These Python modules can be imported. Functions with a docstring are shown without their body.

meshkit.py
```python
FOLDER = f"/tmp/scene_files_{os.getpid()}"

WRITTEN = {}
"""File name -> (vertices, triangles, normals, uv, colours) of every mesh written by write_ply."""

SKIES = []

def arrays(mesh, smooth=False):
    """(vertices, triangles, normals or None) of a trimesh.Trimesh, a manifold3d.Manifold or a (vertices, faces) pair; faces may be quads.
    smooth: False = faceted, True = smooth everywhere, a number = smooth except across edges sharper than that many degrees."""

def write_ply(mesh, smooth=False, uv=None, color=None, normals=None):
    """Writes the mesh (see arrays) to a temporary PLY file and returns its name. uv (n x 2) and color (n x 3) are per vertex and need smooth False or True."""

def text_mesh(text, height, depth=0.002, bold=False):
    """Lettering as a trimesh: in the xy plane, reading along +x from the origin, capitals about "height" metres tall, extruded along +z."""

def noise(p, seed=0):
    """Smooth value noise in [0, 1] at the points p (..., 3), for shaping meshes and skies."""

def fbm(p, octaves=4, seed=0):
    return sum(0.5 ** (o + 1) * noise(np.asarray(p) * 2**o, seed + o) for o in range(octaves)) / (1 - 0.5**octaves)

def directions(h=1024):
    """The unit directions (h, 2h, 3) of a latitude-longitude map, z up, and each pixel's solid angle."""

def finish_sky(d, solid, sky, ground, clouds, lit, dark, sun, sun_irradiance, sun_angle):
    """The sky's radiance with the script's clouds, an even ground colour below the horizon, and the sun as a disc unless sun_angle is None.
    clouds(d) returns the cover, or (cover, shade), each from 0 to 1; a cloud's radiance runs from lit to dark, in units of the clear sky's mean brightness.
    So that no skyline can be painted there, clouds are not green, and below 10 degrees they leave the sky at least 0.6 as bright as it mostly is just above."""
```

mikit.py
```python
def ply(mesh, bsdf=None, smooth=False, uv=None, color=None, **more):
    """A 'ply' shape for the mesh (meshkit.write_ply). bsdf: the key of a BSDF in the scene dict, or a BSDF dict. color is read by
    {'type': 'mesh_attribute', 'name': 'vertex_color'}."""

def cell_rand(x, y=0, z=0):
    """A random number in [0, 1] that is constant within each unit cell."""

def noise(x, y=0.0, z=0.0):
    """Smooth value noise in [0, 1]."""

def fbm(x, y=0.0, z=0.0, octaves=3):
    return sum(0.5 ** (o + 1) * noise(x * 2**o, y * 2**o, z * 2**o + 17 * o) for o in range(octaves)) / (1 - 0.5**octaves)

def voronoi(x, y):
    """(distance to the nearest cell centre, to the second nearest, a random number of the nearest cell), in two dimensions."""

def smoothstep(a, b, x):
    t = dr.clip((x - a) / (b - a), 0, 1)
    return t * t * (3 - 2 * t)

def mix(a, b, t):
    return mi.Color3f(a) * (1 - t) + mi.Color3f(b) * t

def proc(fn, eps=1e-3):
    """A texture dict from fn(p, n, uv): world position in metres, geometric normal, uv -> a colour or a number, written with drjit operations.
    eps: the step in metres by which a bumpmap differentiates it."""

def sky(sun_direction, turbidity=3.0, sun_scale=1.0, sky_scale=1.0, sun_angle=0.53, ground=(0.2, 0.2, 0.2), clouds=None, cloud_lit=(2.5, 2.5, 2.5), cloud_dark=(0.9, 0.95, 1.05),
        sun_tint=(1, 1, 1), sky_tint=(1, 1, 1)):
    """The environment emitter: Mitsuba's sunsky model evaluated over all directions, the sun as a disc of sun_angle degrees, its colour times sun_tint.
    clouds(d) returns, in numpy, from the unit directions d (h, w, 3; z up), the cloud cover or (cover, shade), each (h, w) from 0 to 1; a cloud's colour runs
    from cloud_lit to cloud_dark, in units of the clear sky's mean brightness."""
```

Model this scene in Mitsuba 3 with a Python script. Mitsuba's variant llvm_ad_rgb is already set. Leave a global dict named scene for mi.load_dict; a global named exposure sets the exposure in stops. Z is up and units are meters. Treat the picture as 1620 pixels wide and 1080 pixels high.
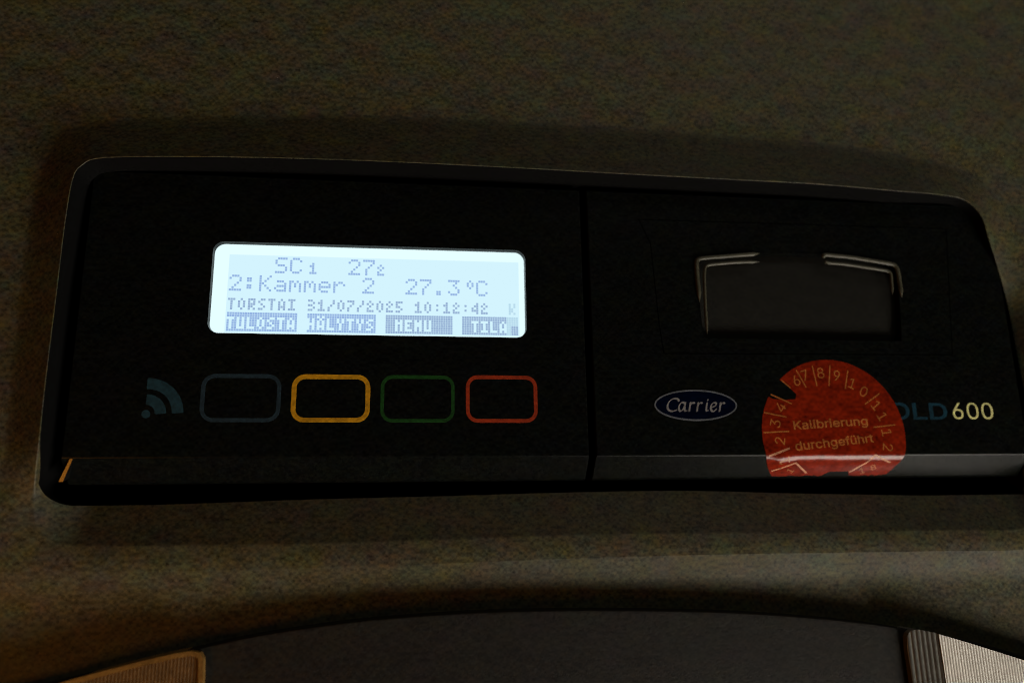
import math
import numpy as np, trimesh, drjit as dr, mitsuba as mi, mikit, meshkit
from mikit import fbm, noise, proc, mix, smoothstep
from shapely.geometry import Polygon, LineString, Point, MultiPolygon, box
from shapely import affinity
from shapely.ops import unary_union
import shapely
from scipy.spatial import Delaunay
import manifold3d as m3

T = mi.ScalarTransform4f
MM = 0.001                      # the modelling below is in millimetres: x right, y into the dashboard, z up
exposure = 0.0
scene, labels = {}, {}

# ------------------------------------------------------------------ camera
CAM = np.array([-32.489, -143.689, -35.523]) * MM
FWD = np.array([0.131196, 0.964917, 0.227425])
UP = np.array([-0.014684, -0.227492, 0.973669])
scene['camera'] = {'type': 'thinlens', 'fov': 66.63, 'fov_axis': 'x', 'near_clip': 0.005, 'far_clip': 50.0,
                   'aperture_radius': 0.0014, 'focus_distance': 0.1435,
                   'to_world': T().look_at(origin=CAM.tolist(), target=(CAM + FWD).tolist(), up=UP.tolist())}


# ------------------------------------------------------------------ lamps: what the dark cab is lit by, all outside the frame
def glow(key, center, target, w, h, rgb, label, cat):
    """A glowing pane w x h metres, its face towards target."""
    c = np.array(center, float)
    n = np.array(target, float) - c
    n /= np.linalg.norm(n)
    a = np.cross([0, 0, 1.0], n); a /= np.linalg.norm(a)
    b = np.cross(n, a)
    r = 0.08 * min(w, h)
    pts = np.array(box(-w / 2 + r, -h / 2 + r, w / 2 - r, h / 2 - r).buffer(r).exterior.coords)[:-1][::-1]
    v = c + pts[:, :1] * a + pts[:, 1:] * b
    v = np.vstack([v, c])
    k = len(pts)
    f = np.array([[k, i, (i + 1) % k] for i in range(k)])
    scene[key] = mikit.ply((v, f), 'pane_off', emitter={'type': 'area', 'radiance': {'type': 'rgb', 'value': list(rgb)}})
    labels[key] = {'label': label, 'category': cat}


scene['pane_off'] = {'type': 'diffuse', 'reflectance': {'type': 'rgb', 'value': [0.02, 0.02, 0.02]}}
glow('door_window', (0.31, -0.20, -0.40), (0.06, 0, -0.02), 0.26, 0.20, np.array([1.0, 0.92, 0.80]) * 14.0,
     'low glazed panel of the cab door below and to the right', 'window')
glow('roof_hatch', (0.42, -0.62, 0.74), (0.02, 0, 0), 0.6, 0.5, np.array([1.0, 0.93, 0.80]) * 0.8,
     'dim glazed hatch in the cab roof above the dashboard', 'window')
glow('amber_lamp', (-0.17, -0.135, -0.12), (-0.10, 0, -0.03), 0.05, 0.05, np.array([1.0, 0.34, 0.03]) * 6.0,
     'amber cab lamp glowing just left of the dashboard', 'lamp')


# ------------------------------------------------------------------ materials
def rgb(*c):
    return {'type': 'rgb', 'value': list(map(float, c))}


def moulded(base, chroma, rough, spec, grain, cell=0.33):
    """Grained moulded plastic: fine leather grain as relief, and mottled pigment."""
    bc = np.array(base)

    def color(p, n, uv):
        q = p * (1000.0)
        fine = noise(q.x / 0.55 + 31, q.y / 0.55, q.z / 0.55) + 0.6 * noise(q.x / 0.27, q.y / 0.27 + 7, q.z / 0.27) - 0.8
        mid = fbm(q.x / 2.6, q.y / 2.6 + 9, q.z / 2.6, 2) - 0.5
        warm = 0.7 * (fbm(q.x / 3.6 + 71, q.y / 3.6, q.z / 3.6, 3) - 0.5) + 0.5 * (noise(q.x / 0.8 + 13, q.y / 0.8, q.z / 0.8) - 0.5)
        green = fbm(q.x / 3.7, q.y / 3.7 + 53, q.z / 3.7, 3) - 0.5
        lum = dr.maximum(1 + 1.0 * fine + 0.40 * mid, 0.2)
        r = float(bc[0]) * lum * dr.maximum(1 + chroma * 1.1 * warm, 0.2)
        g = float(bc[1]) * lum * dr.maximum(1 + chroma * 0.9 * green, 0.2)
        b = float(bc[2]) * lum * dr.maximum(1 - chroma * 1.5 * warm - chroma * 0.6 * green, 0.2)
        return mi.Color3f(r, g, b)

    def relief(p, n, uv):
        q = p * (1000.0 / cell)
        return 1e-3 * (noise(q.x, q.y, q.z) + 0.5 * noise(q.x * 2.1 + 5, q.y * 2.1, q.z * 2.1))

    return {'type': 'twosided', 'b': {'type': 'bumpmap', 'arbitrary': proc(relief, 3e-5), 'scale': float(grain),
            'nested': {'type': 'principled', 'base_color': proc(color), 'roughness': rough, 'specular': spec}}}


scene['dash_plastic'] = moulded((0.067, 0.061, 0.032), 0.6, 0.55, 0.28, 0.014)
scene['panel_plastic'] = moulded((0.0115, 0.0098, 0.0072), 0.5, 0.60, 0.25, 0.026)
scene['black_plastic'] = moulded((0.0045, 0.0052, 0.0044), 0.4, 0.28, 0.10, 0.005)
scene['well_black'] = {'type': 'twosided', 'b': {'type': 'diffuse', 'reflectance': rgb(.006, .006, .006)}}


def paint(key, c, rough=0.5, spec=0.3, mottle=0.5):
    bc = np.array(c)

    def color(p, n, uv):
        q = p * 1000.0
        k = 1 + mottle * (noise(q.x / 0.5, q.y / 0.5, q.z / 0.5) - 0.5) + mottle * (fbm(q.x / 1.7 + 3, q.y / 1.7, q.z / 1.7, 2) - 0.5)
        return mi.Color3f(float(bc[0]) * k, float(bc[1]) * k, float(bc[2]) * k)
    scene[key] = {'type': 'twosided', 'b': {'type': 'principled', 'base_color': proc(color), 'roughness': rough, 'specular': spec}}


paint('blue_print', (0.013, 0.029, 0.042))
paint('yellow_print', (0.50, 0.245, 0.006))
paint('green_print', (0.006, 0.048, 0.006))
paint('red_print', (0.28, 0.028, 0.005))
paint('symbol_blue', (0.010, 0.036, 0.050))
paint('word_blue', (0.003, 0.030, 0.050))
paint('pale_yellow', (0.72, 0.70, 0.30))
paint('emblem_navy', (0.0008, 0.0022, 0.011), 0.3, 0.12)
paint('emblem_silver', (0.19, 0.185, 0.185))
paint('emblem_rim', (0.10, 0.11, 0.125))
paint('sticker_red', (0.20, 0.014, 0.003), 0.20, 0.24, 0.7)
paint('sticker_gold', (0.36, 0.115, 0.026), 0.4)
paint('sticker_pale', (0.50, 0.22, 0.12), 0.4)
paint('rim_clear', (0.06, 0.057, 0.036), 0.48, 0.4)
paint('gloss_black', (0.006, 0.006, 0.006), 0.22, 0.6)
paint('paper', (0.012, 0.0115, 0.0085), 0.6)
paint('lens_white', (0.80, 0.77, 0.70), 0.35, 0.5, 0.14)
paint('lens_border', (0.13, 0.125, 0.11), 0.3, 0.6, 0.2)
paint('lens_amber', (0.11, 0.058, 0.020), 0.3, 0.5)
paint('lens_amber_rim', (0.19, 0.10, 0.025), 0.3, 0.6)
scene['window_pane'] = {'type': 'thindielectric', 'int_ior': 1.45}
scene['cell_tint'] = {'type': 'thindielectric', 'int_ior': 1.05, 'specular_transmittance': rgb(.83, .90, .965), 'specular_reflectance': rgb(.3, .3, .3)}
scene['dot_tint'] = {'type': 'thindielectric', 'int_ior': 1.05, 'specular_transmittance': rgb(.45, .50, .77), 'specular_reflectance': rgb(.3, .3, .3)}
scene['dot_grey'] = {'type': 'thindielectric', 'int_ior': 1.05, 'specular_transmittance': rgb(.46, .48, .66), 'specular_reflectance': rgb(.3, .3, .3)}
scene['dot_faded'] = {'type': 'thindielectric', 'int_ior': 1.05, 'specular_transmittance': rgb(.72, .77, .84), 'specular_reflectance': rgb(.3, .3, .3)}


# ------------------------------------------------------------------ helpers
def put(key, mesh, bsdf, smooth=False, label=None, cat=None, group=None, kind=None, **more):
    base, n = key, 0
    while key in scene:
        n += 1
        key = f'{base}_{n:03d}'
    if isinstance(mesh, trimesh.Trimesh):
        mesh = trimesh.Trimesh(np.asarray(mesh.vertices) * MM, mesh.faces, process=False)
    else:
        mesh = (np.asarray(mesh[0], float) * MM, np.asarray(mesh[1], int))
    scene[key] = mikit.ply(mesh, bsdf, smooth, **more)
    d = {k: v for k, v in (('label', label), ('category', cat), ('group', group), ('kind', kind)) if v}
    if d:
        labels[key] = d
    return key


def thing(key, label, cat, group=None):
    labels[key] = {'label': label, 'category': cat}
    if group:
        labels[key]['group'] = group
    return key


def polys(g):
    return [p for p in getattr(g, 'geoms', [g]) if p.area > 1e-6]


def tri(g, size=None):
    """A shapely shape as flat triangles (n x 2 vertices, faces)."""
    V, F, o = [], [], 0
    for p in polys(g):
        v, f = trimesh.creation.triangulate_polygon(p, engine='earcut')
        if size:
            v3, f = trimesh.remesh.subdivide_to_size(np.c_[v, np.zeros(len(v))], f, size, max_iter=14)
            v = v3[:, :2]
        V.append(v); F.append(np.asarray(f) + o); o += len(v)
    return np.vstack(V), np.vstack(F)


def fine(g, edge, cell):
    """A shapely polygon as an even triangle mesh without T-junctions; its own corner points are kept when edge is None."""
    rings = [g.exterior, *g.interiors]
    B_ = []
    for r in rings:
        c = np.array(r.coords)[:-1]
        if edge:
            r = shapely.segmentize(r, edge)
            c = np.array(r.coords)[:-1]
        B_.append(c)
    B_ = np.vstack(B_)
    x0, z0, x1, z1 = g.bounds
    gx, gz = np.meshgrid(np.arange(x0, x1, cell), np.arange(z0, z1, cell))
    gx[1::2] += cell / 2
    I = np.c_[gx.ravel(), gz.ravel()]
    inner = g.buffer(-.55 * cell)
    I = I[shapely.contains_xy(inner, I[:, 0], I[:, 1])]
    P = np.vstack([B_, I])
    f = Delaunay(P).simplices
    c = P[f].mean(1)
    f = f[shapely.contains_xy(g, c[:, 0], c[:, 1])]
    return P, f


def face_on(v, f):
    """Order the triangles (x, z plane) so that their normals point at -y."""
    a, b, c = v[f[:, 0]], v[f[:, 1]], v[f[:, 2]]
    n = np.cross(b - a, c - a)[:, 1]
    f = f.copy()
    f[n > 0] = f[n > 0][:, ::-1]
    return f


def sheet(g, y, size=None):
    v, f = tri(g, size)
    v = np.c_[v[:, 0], np.full(len(v), y), v[:, 1]]
    return v, face_on(v, f)


def slab(g, y0, y1):
    """A shapely shape in (x, z) extruded from y0 (front) to y1."""
    parts = []
    for p in polys(g):
        m = trimesh.creation.extrude_polygon(p, y1 - y0, engine='earcut')
        v = np.asarray(m.vertices)
        v = np.c_[v[:, 0], y0 + v[:, 2], v[:, 1]]
        parts.append(trimesh.Trimesh(v, np.asarray(m.faces)[:, ::-1], process=False))
    return trimesh.util.concatenate(parts)


def catmull(P, n, closed):
    P = np.asarray(P, float)
    k = len(P)
    out = []
    for i in range(k if closed else k - 1):
        g = (lambda j: P[j % k]) if closed else (lambda j: P[min(max(j, 0), k - 1)])
        a, b, c, d = g(i - 1), g(i), g(i + 1), g(i + 2)
        t = (np.arange(n) / n)[:, None]
        out.append(0.5 * (2 * b + (c - a) * t + (2 * a - 5 * b + 4 * c - d) * t ** 2 + (3 * b - a - 3 * c + d) * t ** 3))
    if not closed:
        out.append(P[-1:])
    return np.vstack(out)


def rounded(rings, radii, steps=6):
    """Profiles through the points rings[k][i], each inner corner k rounded over radii[k]."""
    out = [rings[0]]
    for k in range(1, len(rings) - 1):
        a, b, c = rings[k - 1], rings[k], rings[k + 1]
        la, lc = np.linalg.norm(a - b, axis=1, keepdims=True), np.linalg.norm(c - b, axis=1, keepdims=True)
        p = b + (a - b) / la * np.minimum(radii[k], .48 * la)
        q = b + (c - b) / lc * np.minimum(radii[k], .48 * lc)
        for t in np.linspace(0, 1, steps):
            out.append((1 - t) ** 2 * p + 2 * t * (1 - t) * b + t * t * q)
    out.append(rings[-1])
    return out


def loft(rings, closed):
    n = len(rings[0])
    v = np.vstack(rings)
    f = []
    m = n if closed else n - 1
    i = np.arange(m)
    j = (i + 1) % n
    for k in range(len(rings) - 1):
        a, b = k * n, (k + 1) * n
        f.append(np.c_[a + i, a + j, b + j]); f.append(np.c_[a + i, b + j, b + i])
    return trimesh.Trimesh(v, np.vstack(f), process=False)


def xyz(P, y):
    return np.c_[P[:, 0], np.full(len(P), float(y)), P[:, 1]]


def smooth01(t):
    t = np.clip(t, 0, 1)
    return t * t * (3 - 2 * t)


def normals2(P, closed):
    d = (np.roll(P, -1, 0) - np.roll(P, 1, 0)) if closed else np.gradient(P, axis=0)
    d /= np.linalg.norm(d, axis=1, keepdims=True)
    return np.c_[-d[:, 1], d[:, 0]]


def tube(points, r, sides=10):
    p = np.asarray(points, float)
    t = np.gradient(p, axis=0); t /= np.linalg.norm(t, axis=1, keepdims=True)
    a = np.cross(t, [0, 1.0, 0]); a /= np.linalg.norm(a, axis=1, keepdims=True)
    b = np.cross(t, a)
    ang = np.arange(sides) * 2 * np.pi / sides
    rr = np.broadcast_to(r, (len(p),))[:, None, None]
    v = (p[:, None] + rr * (np.cos(ang)[None, :, None] * a[:, None] + np.sin(ang)[None, :, None] * b[:, None]))
    m = loft(list(v), True)
    k = len(v.reshape(-1, 3)); s = sides
    caps = [[0, i + 1, i] for i in range(1, s - 1)] + [[k - s, k - s + i, k - s + i + 1] for i in range(1, s - 1)]
    return trimesh.Trimesh(m.vertices, np.vstack([m.faces, caps]), process=False)


def solid(m):
    mm = m.to_mesh()
    return trimesh.Trimesh(np.asarray(mm.vert_properties)[:, :3], np.asarray(mm.tri_verts), process=False)


def ext_y(g, y0, y1):
    """manifold of a shapely polygon in (x, z), from y0 to y1"""
    cs = m3.CrossSection([np.array(p.exterior.coords)[:-1] for p in polys(g)], m3.FillRule.NonZero)
    return m3.Manifold.extrude(cs, y1 - y0).rotate([90, 0, 0]).translate([0, y1, 0])


def rrect(x0, z0, x1, z1, r, q=10):
    return box(x0 + r, z0 + r, x1 - r, z1 - r).buffer(r, quad_segs=q)


# ------------------------------------------------------------------ dashboard: face, recess frame, lower panel
thing('dashboard', 'charcoal grained plastic dashboard around the black recorder', 'dashboard')
A = [(-99.6, -30), (-100.4, -12), (-101.0, 6), (-101, 22), (-99.6, 32), (-96.6, 37.3), (-91, 39.6),
     (-80.9, 40.9), (-61, 42.5), (-39, 43.8), (-13.5, 44.2), (11.7, 44.0), (33.8, 43.6), (53.7, 43), (73.7, 41), (84.3, 39.2),
     (90.7, 36.6), (95, 31.3), (96.9, 24), (97.6, 12), (98, -6), (98, -22), (97, -33), (94, -38.5), (88, -40.4),
     (72, -40.4), (45.7, -40.2), (20.8, -40.1), (-3, -40.2), (-26, -40.6), (-48, -40.8), (-69, -40.8), (-86.2, -40.6),
     (-91.7, -39.9), (-95.2, -38.4), (-98, -35.6)]
B = [(-94.6, -29), (-95, -12), (-95, 6), (-95, 20), (-94.6, 29), (-93.2, 32), (-90, 33.6),
     (-79, 34.5), (-60, 35.2), (-39, 35.5), (-13, 35.4), (12, 35.1), (34, 34.9), (54, 34.7), (73, 33.9), (82, 33.5),
     (88.5, 32.5), (92, 29), (93, 23), (94, 12), (94.5, -6), (95, -20), (95, -32), (92.5, -36.3), (87.5, -38.2),
     (72, -38.1), (45.7, -38), (20.8, -37.8), (-3, -37.8), (-26, -38.1), (-48, -38.4), (-69, -38.3), (-85, -38.1),
     (-90, -37.4), (-93, -35.6), (-94.3, -33)]
C = [(-94, -27), (-94, -12), (-94, 6), (-94, 20), (-93.7, 28), (-92.4, 31), (-89.5, 32.2),
     (-78, 32.5), (-60, 32.9), (-39, 33.2), (-13, 33.3), (12, 33.3), (34, 33.3), (54, 33.1), (73, 32.6), (82, 32.3),
     (88, 31.5), (91.5, 28), (92.3, 22), (93, 12), (93.5, -6), (93.5, -18), (94.5, -26), (94.3, -30), (91.5, -31.8),
     (72, -31.3), (45.7, -30.6), (20.8, -29.8), (-3, -29.9), (-26, -30.3), (-48, -30.6), (-69, -31.1), (-84, -31.4),
     (-89, -31.3), (-92, -30.5), (-93.5, -29.2)]
N = 10
A, B, C = (catmull(P, N, True) for P in (A, B, C))
FOOT = np.array([-32.5, -35.5])              # B and C were measured at other depths: bring them to the ridge's and the well's
wt, wr, wb = smooth01((B[:, 1] - 5) / 24), smooth01((B[:, 0] - 72) / 20), smooth01((-18 - B[:, 1]) / 14)
wl = smooth01((-80 - B[:, 0]) / 12)
B[:, 0] += .9 * wr * (1 - wt) - 1.3 * wl
BY = -1.5 - 2.6 * wl + 3.9 * wr              # high along the top and the left, sunk along the right and the bottom
BY = BY * (1 - wt) + wt * (-5.6 + 2.6 * wr)
BY = BY * (1 - wb) + wb * .35
B = FOOT + (B - FOOT) * ((143.7 + BY) / 145.7)[:, None]
C = FOOT + (C - FOOT) * 0.994
low = (smooth01((-20 - B[:, 1]) / 8) * smooth01((B[:, 0] + 97) / 9))[:, None]           # the wide sloping sill is along the bottom only
C = low * C + (1 - low) * (B - 0.08 * normals2(B, True))
C[:, 0] = np.where(C[:, 0] > 60, C[:, 0] + (np.maximum(C[:, 0], B[:, 0] - .3) - C[:, 0]) * smooth01((C[:, 0] - 60) / 25), C[:, 0])
C[:, 1] = np.maximum(C[:, 1], -31.3)
ctr = np.array([C[:, 0].min() + 5.2, -26.1])  # the lower left corner is a round one
off = C - ctr
rnd = (off[:, 0] < 0) & (off[:, 1] < 0)
C[rnd] = ctr + off[rnd] * np.minimum(1, 5.2 / np.linalg.norm(off[rnd], axis=1, keepdims=True))
CY = 4.3 * low[:, 0] + (BY + .12) * (1 - low[:, 0])
A_out = A + 1.6 * normals2(A, True)


def swell(v):
    """Below the recorder the face rolls away downwards."""
    v = np.asarray(v, float).copy()
    d = np.maximum(-41.5 - v[:, 2], 0)
    v[:, 1] += np.where(d < 1, 0.13 * d * d, np.where(d < 6, 0.13 + 0.30 * (d - 1), 1.63 + 0.03 * (d - 6)))
    return v


face = box(-150, -95, 150, 110).difference(Polygon(A_out))
outer_edge = shapely.segmentize(box(-150, -95, 150, 110).exterior, 3.0)
face = Polygon(np.array(outer_edge.coords), [A_out])
f2, ff = fine(face, None, 1.6)
fv = swell(xyz(f2, 0))
put('dashboard__face', (fv, face_on(fv, ff)), 'dash_plastic', True)
rings = rounded([swell(xyz(A_out, 0)), swell(xyz(A, 0.0)), np.c_[B[:, 0], BY, B[:, 1]], np.c_[C[:, 0], CY, C[:, 1]]], [0, 2.4, .3], 8)
put('dashboard__recorder_bezel', loft(rings, True), 'dash_plastic', True, label='raised bezel rim around the recorder slot')
put('dashboard__slot_wall', loft([np.c_[C[:, 0], CY, C[:, 1]], xyz(C, 15)], True), 'well_black', True)
put('dashboard__slot_back', sheet(Polygon(C), 15), 'well_black')
ptop = catmull([(-150, -75), (-118, -65.5), (-98.6, -61.9), (-88, -59.7), (-79.2, -57.8), (-69.1, -55.8), (-58.7, -53.9), (-48, -52.6), (-37, -51.7), (-20, -51.1), (-2.5, -51.2), (15.6, -51.8),
                (34.2, -52.9), (53.3, -54.9), (66.2, -57.0), (79.2, -59.7), (88.3, -62.3), (112, -70), (150, -86)], 8, False)
ptop = FOOT + (ptop - FOOT) * 0.951
dn = -np.sign(normals2(ptop, False)[:, 1:]) * normals2(ptop, False)
PY = -2.2
put('dashboard__lower_panel', sheet(Polygon(np.vstack([ptop + .6 * dn, [(150.1, -96), (-150.1, -96)]])), PY), 'panel_plastic', label='darker raised lower panel with an arched top edge')
put('dashboard__lower_panel__edge', loft(rounded([xyz(ptop + .6 * dn, PY), xyz(ptop, PY), xyz(ptop, 9)], [0, .5], 5), False), 'panel_plastic', True)

# ------------------------------------------------------------------ temperature recorder
R = 'temperature_recorder'
thing(R, 'black slot-mounted temperature recorder with lit display and printer door', 'temperature recorder')
Z0, ZB, YB = -23.4, -27.6, 4.2              # the front folds back below Z0 into a sloping lip


def fold_profile(r):
    """(s, y, z) along the front from the top down: flat, a rounded fold at Z0, the lip, a rounded fold under."""
    pts = [np.array([0., 31]), np.array([0., Z0]), np.array([YB, ZB]), np.array([YB + 8, ZB])]
    out = [pts[0]]
    for k, rr in ((1, r), (2, .5)):
        a, b, c = pts[k - 1], pts[k], pts[k + 1]
        p, q = b + (a - b) / np.linalg.norm(a - b) * rr, b + (c - b) / np.linalg.norm(c - b) * rr
        out += [(1 - t) ** 2 * p + 2 * t * (1 - t) * b + t * t * q for t in np.linspace(0, 1, 9)]
    out.append(pts[3])
    out = np.array(out)
    s = 31 - np.r_[0, np.cumsum(np.linalg.norm(np.diff(out, axis=0), axis=1))]
    return s, out[:, 0], out[:, 1]


S_, Y_, ZZ_ = fold_profile(0.3)


def wrap(v):
    """(x, s, h): x along the front, s down the folded front, h out of it -> x, y, z"""
    s = v[:, 1]
    y, z = np.interp(s, S_[::-1], Y_[::-1]), np.interp(s, S_[::-1], ZZ_[::-1])
    e = 0.15
    ty = np.interp(s - e, S_[::-1], Y_[::-1]) - np.interp(s + e, S_[::-1], Y_[::-1])
    tz = np.interp(s - e, S_[::-1], ZZ_[::-1]) - np.interp(s + e, S_[::-1], ZZ_[::-1])
    l = np.hypot(ty, tz)
    ny, nz = tz / l, -ty / l                # for the flat front: (-1, 0), out of the plate
    return np.c_[v[:, 0], y + ny * v[:, 2], z + nz * v[:, 2]]


LCD = (-68.85, -0.75, -10.2, 16.65)
WIN = [(25.0, 14.6), (25.1, 15.5), (25.9, 16.1), (31, 16.8), (35, 17.3), (40, 17.75), (46, 18.0), (52.7, 17.9), (58.9, 17.4), (63.5, 16.8), (67.8, 16.1), (68.6, 15.5), (68.8, 14.6),
       (68.0, 3), (67.6, -0.4), (25.5, -0.4), (25.2, 3)]
win_poly = Polygon(WIN)


def plate(x0, x1, r=0.25):
    cs = np.c_[Y_, ZZ_]
    top = [(13.0, ZB), (13.0, 30.0), (0.12, 30.0), (0.0, 29.9)]
    prof = [(y, z) for y, z in cs if z < 29]
    P = Polygon(prof + top)
    P = P if P.is_valid else P.buffer(0)
    a = m3.Manifold.extrude(m3.CrossSection([np.array(P.exterior.coords)[:-1]], m3.FillRule.NonZero), x1 - x0)
    # extruded (y, z) along +z -> map to (x along, y, z)
    a = a.transform([[0, 0, 1, x0], [1, 0, 0, 0], [0, 1, 0, 0]])
    ends = rrect(x0, -1e-3, x1, 20, r).union(box(x0, 5, x1, 20))
    b = m3.Manifold.extrude(m3.CrossSection([np.array(ends.exterior.coords)[:-1]], m3.FillRule.NonZero), 80).translate([0, 0, -40])
    return a ^ b


left = plate(-91.4, 1.3)
hole = rrect(*LCD, 1.9)
cut = m3.Manifold.batch_hull([ext_y(hole, 0.9, 1.4), ext_y(hole.buffer(0.12), -0.02, 0.0)]) if hasattr(m3.Manifold, 'batch_hull') else ext_y(hole, -1, 1.4)
left = left - cut
chip = np.array([(-89.9, -.1, -23.5), (-89.45, -.1, -23.5), (-91.9, 1.35, -27.3), (-91.2, 1.35, -27.3)])
put(R + '__control_panel', solid(left), 'black_plastic', False, label='black left half with display and four coloured key outlines')
put(R + '__corner_lug', solid(m3.Manifold.hull_points(np.vstack([chip, chip + [.35, 2.2, .8]]).tolist())), 'gloss_black')
right = plate(2.7, 92.4)
right = right - ext_y(win_poly, -1, 3.2)
flap = Polygon([(13.4, 24.2), (81.5, 24.6), (78.6, -3.1), (17.0, -3.6), (16.4, 2), (15.6, 19)])
groove = flap.buffer(.09).difference(flap.buffer(-.09))
gcs = m3.CrossSection([np.array(flap.buffer(.09).exterior.coords)[:-1]], m3.FillRule.NonZero) - m3.CrossSection([np.array(flap.buffer(-.09).exterior.coords)[:-1]], m3.FillRule.NonZero)
right = right - m3.Manifold.extrude(gcs, 1.6).rotate([90, 0, 0]).translate([0, 0.9, 0])
put(R + '__printer_door', solid(right), 'black_plastic', False, label='black right half with clear paper window')

# display: backlight, liquid crystal cell, characters of dots
K, FX, FZ, SC = 0.45, -32.5, -35.5, 1.0055
DY = 0.85


def dot_xz(u, v):
    x, z = (u - 146) * K, (31 - v) * K
    return FX + (x - FX) * SC, FZ + (z - FZ) * SC


def sheet_facing(g, y):
    return sheet(g, y)


back = rrect(LCD[0] - .3, LCD[1] - .3, LCD[2] + .3, LCD[3] + .3, 1.9)
put(R + '__display', sheet(back, 1.2), 'pane_off', emitter={'type': 'area', 'radiance': rgb(0.79, 1.0, 1.02)}, label='lit pale blue display with rounded corners')
x0, z0 = dot_xz(-0.6, 32.6); x1, z1 = dot_xz(120.6, -0.8)
put(R + '__display__crystal_cell', sheet(box(x0, z0, x1, z1), 1.0), 'cell_tint')
BIG = {'S': '.XXXX X.... X.... .XXX. ....X ....X XXXX.', 'C': '.XXX. X...X X.... X.... X.... X...X .XXX.', '2': '.XXX. X...X ....X ...X. ..X.. .X... XXXXX',
       '7': 'XXXXX ....X ...X. ..X.. .X... .X... .X...', ':': '..... .XX.. .XX.. ..... .XX.. .XX.. .....', 'K': 'X...X X..X. X.X.. XX... X.X.. X..X. X...X',
       'a': '..... ..... .XXX. ....X .XXXX X...X .XXXX', 'm': '..... ..... XX.X. X.X.X X.X.X X...X X...X', 'e': '..... ..... .XXX. X...X XXXXX X.... .XXX.',
       'r': '..... ..... X.XX. XX..X X.... X.... X....', '.': '..... ..... ..... ..... ..... .XX.. .XX..', '3': 'XXXXX ...X. ..X.. ...X. ....X X...X .XXX.', 'o': '.X... X.X.. X.X.. .X... ..... ..... .....'}
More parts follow.
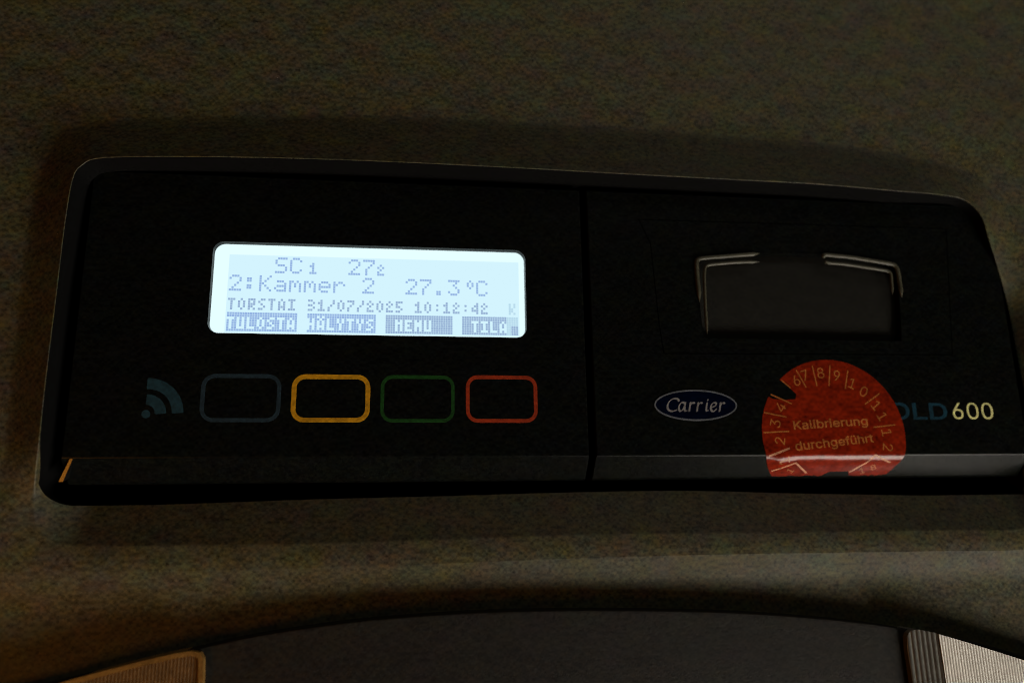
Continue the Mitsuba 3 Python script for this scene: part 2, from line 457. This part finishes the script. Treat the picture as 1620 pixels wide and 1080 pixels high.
SMALL = {'T': 'XXX .X. .X. .X. .X.', 'O': '.X. X.X X.X X.X .X.', 'R': 'XXX X.X XXX XX. X.X', 'S': '.XX X.. .X. ..X XX.', 'A': '.X. X.X X.X XXX X.X', 'I': 'XXX .X. .X. .X. XXX',
         '3': 'XX. ..X XX. ..X XX.', '1': '.X. XX. .X. .X. XXX', '/': '..X ..X .X. X.. X..', '0': '.X. X.X X.X X.X .X.', '7': 'XXX ..X .X. X.. X..', '2': '.X. X.X .X. X.. XXX',
         '5': 'XXX X.. XX. ..X XX.', '4': '..X .XX X.X XXX ..X', ':': '... .X. ... .X. ...', 'H': 'X.X X.X XXX X.X X.X', 'L': 'X.. X.. X.. X.. XXX', 'Y': 'X.X X.X .X. .X. .X.',
         'M': 'X.X XXX X.X X.X X.X', 'E': 'XXX X.. XX. X.. XXX', 'N': 'X.X XXX XXX X.X X.X', 'U': 'X.X X.X X.X X.X XXX', 'K': 'X.X X.X XX. XX. X.X'}


def glyph(font, ch, c0, r0):
    return [(c0 + i, r0 + j) for j, row in enumerate(font[ch].split()) for i, q in enumerate(row) if q == 'X']


def word(font, text, c0, r0, pitch):
    return [d for k, ch in enumerate(text) if ch != ' ' for d in glyph(font, ch, c0 + k * pitch, r0)]


def dots(cells, y=DY, w=.44):
    V, F = [], []
    for n, (c, r) in enumerate(sorted(set(cells))):
        for du, dv in ((-w, w), (w, w), (w, -w), (-w, -w)):
            x, z = dot_xz(c + .5 + du, r + .5 + dv)
            V.append((x, y, z))
        F += [(4 * n, 4 * n + 1, 4 * n + 2), (4 * n, 4 * n + 2, 4 * n + 3)]
    V = np.array(V); F = np.array(F)
    return V, face_on(V, F)


L = R + '__display__text_line'
put(L, dots(word(BIG, 'SC', 18, 0, 6) + glyph(SMALL, '1', 32, 2) + word(BIG, '27', 48, 0, 6) + glyph(SMALL, '2', 60, 2)), 'dot_tint')
put(L, dots(word(BIG, '2:Kammer 2', 0, 8, 6) + word(BIG, '27.3', 72, 8, 6) + glyph(BIG, 'o', 98, 8) + glyph(BIG, 'C', 102, 8)), 'dot_tint')
put(L, dots(word(SMALL, 'TORSTAI 31/07/2025 10:12:42', 0, 18, 4)), 'dot_grey')
put(R + '__display__faded_letter', dots(word(SMALL, 'K', 116, 18, 4)), 'dot_faded')


def menu(c0, c1, text, ct, umlaut=()):
    off = set(word(SMALL, text, ct, 26, 4)) | {(c, 25) for c in umlaut}
    return [(c, r) for c in range(c0, c1) for r in range(24, 32) if (c, r) not in off]


Q = R + '__display__menu_label'
put(Q, dots(menu(0, 28, 'TULOSTA', 0)), 'dot_tint')
put(Q, dots(menu(32, 60, 'HALYTYS', 32, (36, 38))), 'dot_tint')
put(Q, dots(menu(64, 92, 'MENU', 68)), 'dot_grey')
m = menu(96, 120, 'TILA', 100)
fade = [d for d in m if d[0] >= 115 and not (d[1] > 27 and d[0] > 116)]
put(Q, dots([d for d in m if d not in set(fade)]), 'dot_grey')
put(R + '__display__faded_dots', dots(fade), 'dot_faded')


# keys: printed outlines, slightly raised
def outline(x0, z0, x1, z1, w, r, bsdf, label):
    g = rrect(x0, z0, x1, z1, r)
    put(R + '__key_outline', slab(g.difference(g.buffer(-w)), -0.12, 0.3), bsdf, label=label)


outline(-69.2, -17.15, -55.3, -8.45,   .7, 2.4, 'blue_print', 'dim blue rounded key outline')
outline(-53.45, -17.2, -39.4, -8.4,   .85, 2.4, 'yellow_print', 'yellow rounded key outline')
outline(-37.5, -17.2, -23.9, -8.4,   .65, 2.2, 'green_print', 'dim green rounded key outline')
outline(-21.8, -17.2, -8.3, -8.3,   .7, 2.2, 'red_print', 'red rounded key outline')


def arc_band(cx, cz, r0, r1, a0, a1):
    a = np.radians(np.linspace(a0, a1, 24))
    return Polygon(np.vstack([np.c_[cx + r1 * np.cos(a), cz + r1 * np.sin(a)], np.c_[cx + r0 * np.cos(a), cz + r0 * np.sin(a)][::-1]]))


W = R + '__signal_symbol'
put(W, slab(arc_band(-78.3, -15.7, 4.55, 6.25, 3, 90).buffer(.12), -.1, .3), 'symbol_blue', label='blue wireless symbol beside the keys')
put(W + '__inner_wave', slab(arc_band(-78.3, -15.7, 1.7, 3.35, 3, 88).buffer(.12), -.1, .3), 'symbol_blue')
put(W + '__dot', slab(Point(-78.2, -15.75).buffer(.72), -.1, .3), 'symbol_blue')


# emblem: oval, rim and calligraphic lettering
def pen(paths, a=.21, b=.075, ang=35):
    out = []
    nib = affinity.rotate(affinity.scale(Point(0, 0).buffer(1, quad_segs=6), a, b), ang)
    for P in paths:
        Q_ = catmull(P, 10, False)
        for p, q in zip(Q_[:-1], Q_[1:]):
            out.append(unary_union([affinity.translate(nib, *p), affinity.translate(nib, *q)]).convex_hull)
    return unary_union(out).buffer(.01)


EM = R + '__emblem'
oval = affinity.translate(affinity.scale(Point(0, 0).buffer(1, quad_segs=32), 8.3, 3.0), 22.72, -13.8)
put(EM, slab(oval, -.15, .3), 'emblem_navy', label='navy oval emblem with silver italic lettering')
put(EM + '__rim', slab(oval.buffer(.02).difference(oval.buffer(-.26)), -.24, -.05), 'emblem_rim')


def r_(x):
    return [[(x + .34, -13.3), (x + .17, -14.1), (x, -14.95)], [(x + .2, -14.0), (x + .55, -13.5), (x + .95, -13.28), (x + 1.12, -13.45)]]


strokes = [[(19.35, -12.98), (19.1, -12.6), (18.3, -12.55), (17.4, -13.15), (16.98, -14.1), (17.2, -14.75), (17.9, -15.0), (18.75, -14.75)],
           [(20.55, -13.5), (20.0, -13.25), (19.4, -13.8), (19.25, -14.6), (19.55, -14.98), (20.05, -14.6), (20.5, -13.8)], [(20.62, -13.3), (20.42, -14.3), (20.42, -14.9), (20.75, -14.9)],
           *r_(21.3), *r_(22.85), [(25.0, -13.35), (24.8, -14.2), (24.75, -14.85), (25.05, -14.85)], [(25.18, -12.75), (25.2, -12.8)],
           [(25.85, -14.2), (26.55, -13.95), (26.85, -13.5), (26.5, -13.25), (25.95, -13.6), (25.65, -14.3), (25.85, -14.9), (26.3, -14.95), (26.75, -14.55)], *r_(27.4)]
put(EM + '__lettering', slab(pen(strokes), -.22, -.05), 'emblem_silver')


def letters(text, height, x, z, width=None, rot=0, bold=False, h=0.1, depth=.08):
    """Lettering as (x, s, h) triples, its baseline starting at (x, z)."""
    m = meshkit.text_mesh(text, height, depth, bold)
    v = np.asarray(m.vertices).copy()
    if width:
        v[:, 0] *= width / (v[:, 0].max() - v[:, 0].min())
    c, s = math.cos(math.radians(rot)), math.sin(math.radians(rot))
    v = np.c_[x + c * v[:, 0] - s * v[:, 1], z + s * v[:, 0] + c * v[:, 1], h + v[:, 2]]
    return v, np.asarray(m.faces)


def on_front(vf, lift=None):
    v, f = vf
    if lift is not None:
        v = v + np.c_[np.zeros((len(v), 2)), lift(v)]
    return trimesh.Trimesh(wrap(v), f, process=False)


put(R + '__model_word', on_front(letters('COLD', 3.2, 57.9, -16.4, 17.3, bold=True, h=.0, depth=.04)), 'word_blue', label='dark blue lettering half hidden by the sticker')
put(R + '__model_number', on_front(letters('600', 3.3, 76.3, -16.35, 9.0, bold=False, h=.0, depth=.06)), 'pale_yellow', label='pale yellow number at the right end')

# paper window: dark paper behind, clear pane, moulded rim left open in the middle for the thumb notch
PW = R + '__paper_window'
put(PW, sheet(win_poly.buffer(-.05), -.25), 'window_pane', label='clear paper window with arched top')
px = np.linspace(24.5, 69.3, 40)
roll = np.array([[x, 2.9 - 0.9 * math.cos(t) if False else 2.6 - 1.2 * math.cos(t), 9 + 10.5 * math.sin(t)] for t in np.linspace(-1.3, 1.3, 14) for x in (24.6, 69.2)])
rf = []
for i in range(13):
    a = 2 * i
    rf += [(a, a + 1, a + 3), (a, a + 3, a + 2)]
rf = np.array(rf)
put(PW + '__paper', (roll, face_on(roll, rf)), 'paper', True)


def bead(pts, r, y, bsdf='rim_clear'):
    P = catmull(pts, 8, False)
    n = len(P)
    rr = r * np.clip(np.minimum(np.arange(n), np.arange(n)[::-1]) / 4.0, .25, 1)
    put(PW + '__rim', tube(xyz(P, y), rr), bsdf, True)


bead([(38.6, 17.62), (35.1, 17.2), (31.0, 16.75), (27, 16.3), (25.5, 16.0), (24.95, 15.3), (24.85, 13), (24.9, 10.8), (25.0, 7)], .48, -.15)
bead([(38.2, 15.75), (35, 15.6), (32.5, 15.4), (29, 15.0), (27.2, 14.7), (26.6, 14.1), (26.3, 12.5), (26.2, 10.9), (26.0, 5), (26.0, .4)], .32, -.4)
bead([(52.8, 16.9), (52.7, 17.7), (55.6, 17.6), (58.9, 17.35), (63.5, 16.75), (67.2, 16.25), (68.3, 15.8), (68.75, 14.5), (68.8, 12), (68.9, 9)], .48, -.15)
bead([(52.8, 16.5), (53.2, 16.0), (57.0, 15.75), (61.2, 15.25), (64.5, 14.85), (66.3, 14.55), (66.9, 13.9), (66.85, 12), (66.75, 9.5)], .34, -.4)

# ------------------------------------------------------------------ calibration sticker, folded over the lower lip
S_, Y_, ZZ_ = fold_profile(2.0)
K_ = 'calibration_sticker'
thing(K_, 'round red calibration sticker folded over the recorder lower edge', 'sticker')
disc = affinity.translate(affinity.scale(Point(0, 0).buffer(1, quad_segs=40), 15.0, 15.0), 50.7, -19.5)
rg = np.random.default_rng(4)
torn = [(x, -28.45 + .12 * rg.standard_normal()) for x in np.linspace(70, 30, 60)]
disc = disc.intersection(Polygon([(30, 0), (70, 0)] + torn))
disc = disc.difference(Polygon([(36.0, -11.3), (38.7, -12.5), (41.2, -12.65), (43.3, -12.5), (43.55, -11.5), (41.6, -9.6), (40.2, -8.6), (37.5, -8.3)]))
disc = disc.difference(Polygon([(48.9, -28.6), (50.4, -27.4), (54.5, -27.4), (54.9, -28.6)]))
disc = max(polys(disc), key=lambda p: p.area)
v, f = fine(disc, .3, .45)


def lift(v):
    """how far the film stands off the plate: bridging the fold, uneven, peeling at the lower left"""
    return (0.27 * np.exp(-((v[:, 1] - Z0 + .1) / 1.3) ** 2) + 0.09 * (meshkit.fbm(np.c_[v[:, :2] / 3.2, np.zeros(len(v))], 2) - .5)
            + 0.30 * np.exp(-((v[:, 1] + 24.9) / 1.3) ** 2) * np.exp(-((v[:, 0] - 39.5) / 2.0) ** 2))


h = 0.13 + lift(v)
w3 = wrap(np.c_[v, h])
put(K_ + '__film', (w3, face_on(w3, f)), 'sticker_red', True)


def strip(P, wd=.26, h=.17):
    g = LineString(P).buffer(wd / 2, cap_style='flat', join_style='mitre')
    v, f = tri(g, .6)
    w = wrap(np.c_[v, h + lift(v)])
    return w, face_on(w, f)


for P in ([(44.01, -6.64), (45.76, -10.16)], [(47.51, -5.7), (48.07, -9.87)], [(51.28, -5.6), (50.64, -9.85)], [(55.02, -6.6), (54.03, -10.37)], [(61.3, -11.28), (57.82, -13.48)],
          [(59.1, -18.05), (63.8, -17.57)], [(38.17, -11.6), (42.4, -13.45)], [(40.7, -8.75), (42.5, -10.3)], [(36.5, -15.16), (41.06, -16.07)], [(36.0, -19.1), (41.34, -18.84)],
          [(36.8, -23.5), (41.1, -22.1)], [(58.84, -23.36), (62.6, -25.1)], [(58.84, -23.36), (57.47, -25.23), (54.75, -27.6)], [(38.27, -27.2), (42.65, -25.0), (45.76, -27.75)]):
    low_ = min(p[1] for p in P) < -23
    put(K_ + '__dividing_line', strip(P, .38 if low_ else .26), 'sticker_pale' if low_ else 'sticker_gold')
for ch, x, s, rot in (('2', 39.2, -20.7, 80), ('3', 38.6, -17.3, 74), ('4', 40.0, -14.1, 52), ('6', 43.8, -8.8, 28), ('7', 45.75, -7.7, 18), ('8', 49.1, -7.2, 4), ('9', 52.5, -7.7, -10),
                      ('1', 55.6, -9.3, -24), ('0', 57.9, -10.9, -35), ('1', 60.2, -13.7, -55), ('1', 61.2, -15.9, -65), ('1', 61.7, -19.1, -84), ('2', 61.6, -22.0, -98), ('1', 40.1, -24.4, 108),
                      ('1', 57.3, -27.2, 25), ('8', 59.4, -26.3, 28), ('1', 42.1, -27.0, 60)):
    hh = 2.1 if (x, s) not in ((57.3, -27.2), (59.4, -26.3), (42.1, -27.0)) else 1.5
    v, f = letters(ch, hh, 0, 0, h=.17, depth=.04)
    c = (v.min(0) + v.max(0)) / 2
    a = math.radians(rot)
    p = v[:, :2] - c[:2]
    q = np.c_[x + p[:, 0] * math.cos(a) - p[:, 1] * math.sin(a), s + p[:, 0] * math.sin(a) + p[:, 1] * math.cos(a), v[:, 2]]
    put(K_ + '__digit', on_front((q, f), lift), 'sticker_gold')
put(K_ + '__lettering', on_front(letters('Kalibrierung', 1.6, 42.1, -18.5, 15.7, 3.4, bold=True, h=.17, depth=.04), lift), 'sticker_gold')
put(K_ + '__lettering', on_front(letters('durchgeführt', 1.6, 42.15, -22.55, 16.6, 5.5, bold=True, h=.17, depth=.04), lift), 'sticker_gold')


# ------------------------------------------------------------------ the two lamps in the lower panel
def ribbed(g, y0, y1, period, amp, x0, x1):
    """A lens: the shape g from a front of upright flutes at y0 back to y1."""
    n = int((x1 - x0) / period * 8)
    xs = np.linspace(x0, x1, n)
    ys = y0 + amp * (1 - np.abs(np.sin(np.pi * (xs - x0) / period)))
    P = np.vstack([np.c_[xs, ys], [(x1, y1), (x0, y1)]])
    m = m3.Manifold.extrude(m3.CrossSection([P], m3.FillRule.NonZero), 60).translate([0, 0, -110])
    return solid(m ^ ext_y(g, y0 - 1, y1 + 1))


LS = 0.9545


def nearer(g):
    """measured 3 mm deep, built 3.6 mm proud"""
    return affinity.scale(g, LS, LS, origin=(-32.5, -35.5))


lp = Polygon([(63.35, -80), (62.75, -60), (62.9, -57.8), (63.3, -57.1), (64.0, -56.7), (65.4, -56.55), (69.4, -57.35), (73.5, -58.55), (77.7, -59.85), (86.6, -62.7), (112, -72), (112, -80)]).buffer(.3).buffer(-.3)
lp = nearer(lp)
body = lp.intersection(nearer(Polygon([(69.9, -82), (69.15, -50), (120, -50), (120, -82)])))
thing('reading_lamp', 'white ribbed reading lamp at the lower right of the dashboard', 'lamp')
put('reading_lamp__lens', ribbed(body.buffer(-.12), -3.7, 3, .55, .12, 58, 116), 'lens_white', 30, label='white finely ribbed lens')
put('reading_lamp__border', ribbed(lp.difference(body.buffer(.08)), -3.6, 3, 1.0, .3, 56.4, 72), 'lens_border', 30, label='grey fluted border of the lens')
ll = Polygon([(-150, -80), (-110, -66.5), (-98, -62.6), (-87.3, -59.55), (-82, -58.3), (-76.6, -57.1), (-71, -56.0), (-68.4, -55.7), (-66.9, -56.0), (-66.3, -57.0), (-66.1, -60), (-65.9, -80)]).buffer(.3).buffer(-.3)
ll = nearer(ll)
inner = ll.buffer(-.75)
thing('reading_lamp_001', 'unlit amber brown lamp at the lower left of the dashboard', 'lamp')
put('reading_lamp_001__lens', ribbed(inner.buffer(-.05), -3.2, 3, .55, .12, -151, -60), 'lens_amber', 30)
put('reading_lamp_001__rim', slab(ll.difference(inner), -3.7, 3), 'lens_amber_rim', label='amber rim along the lens edge')
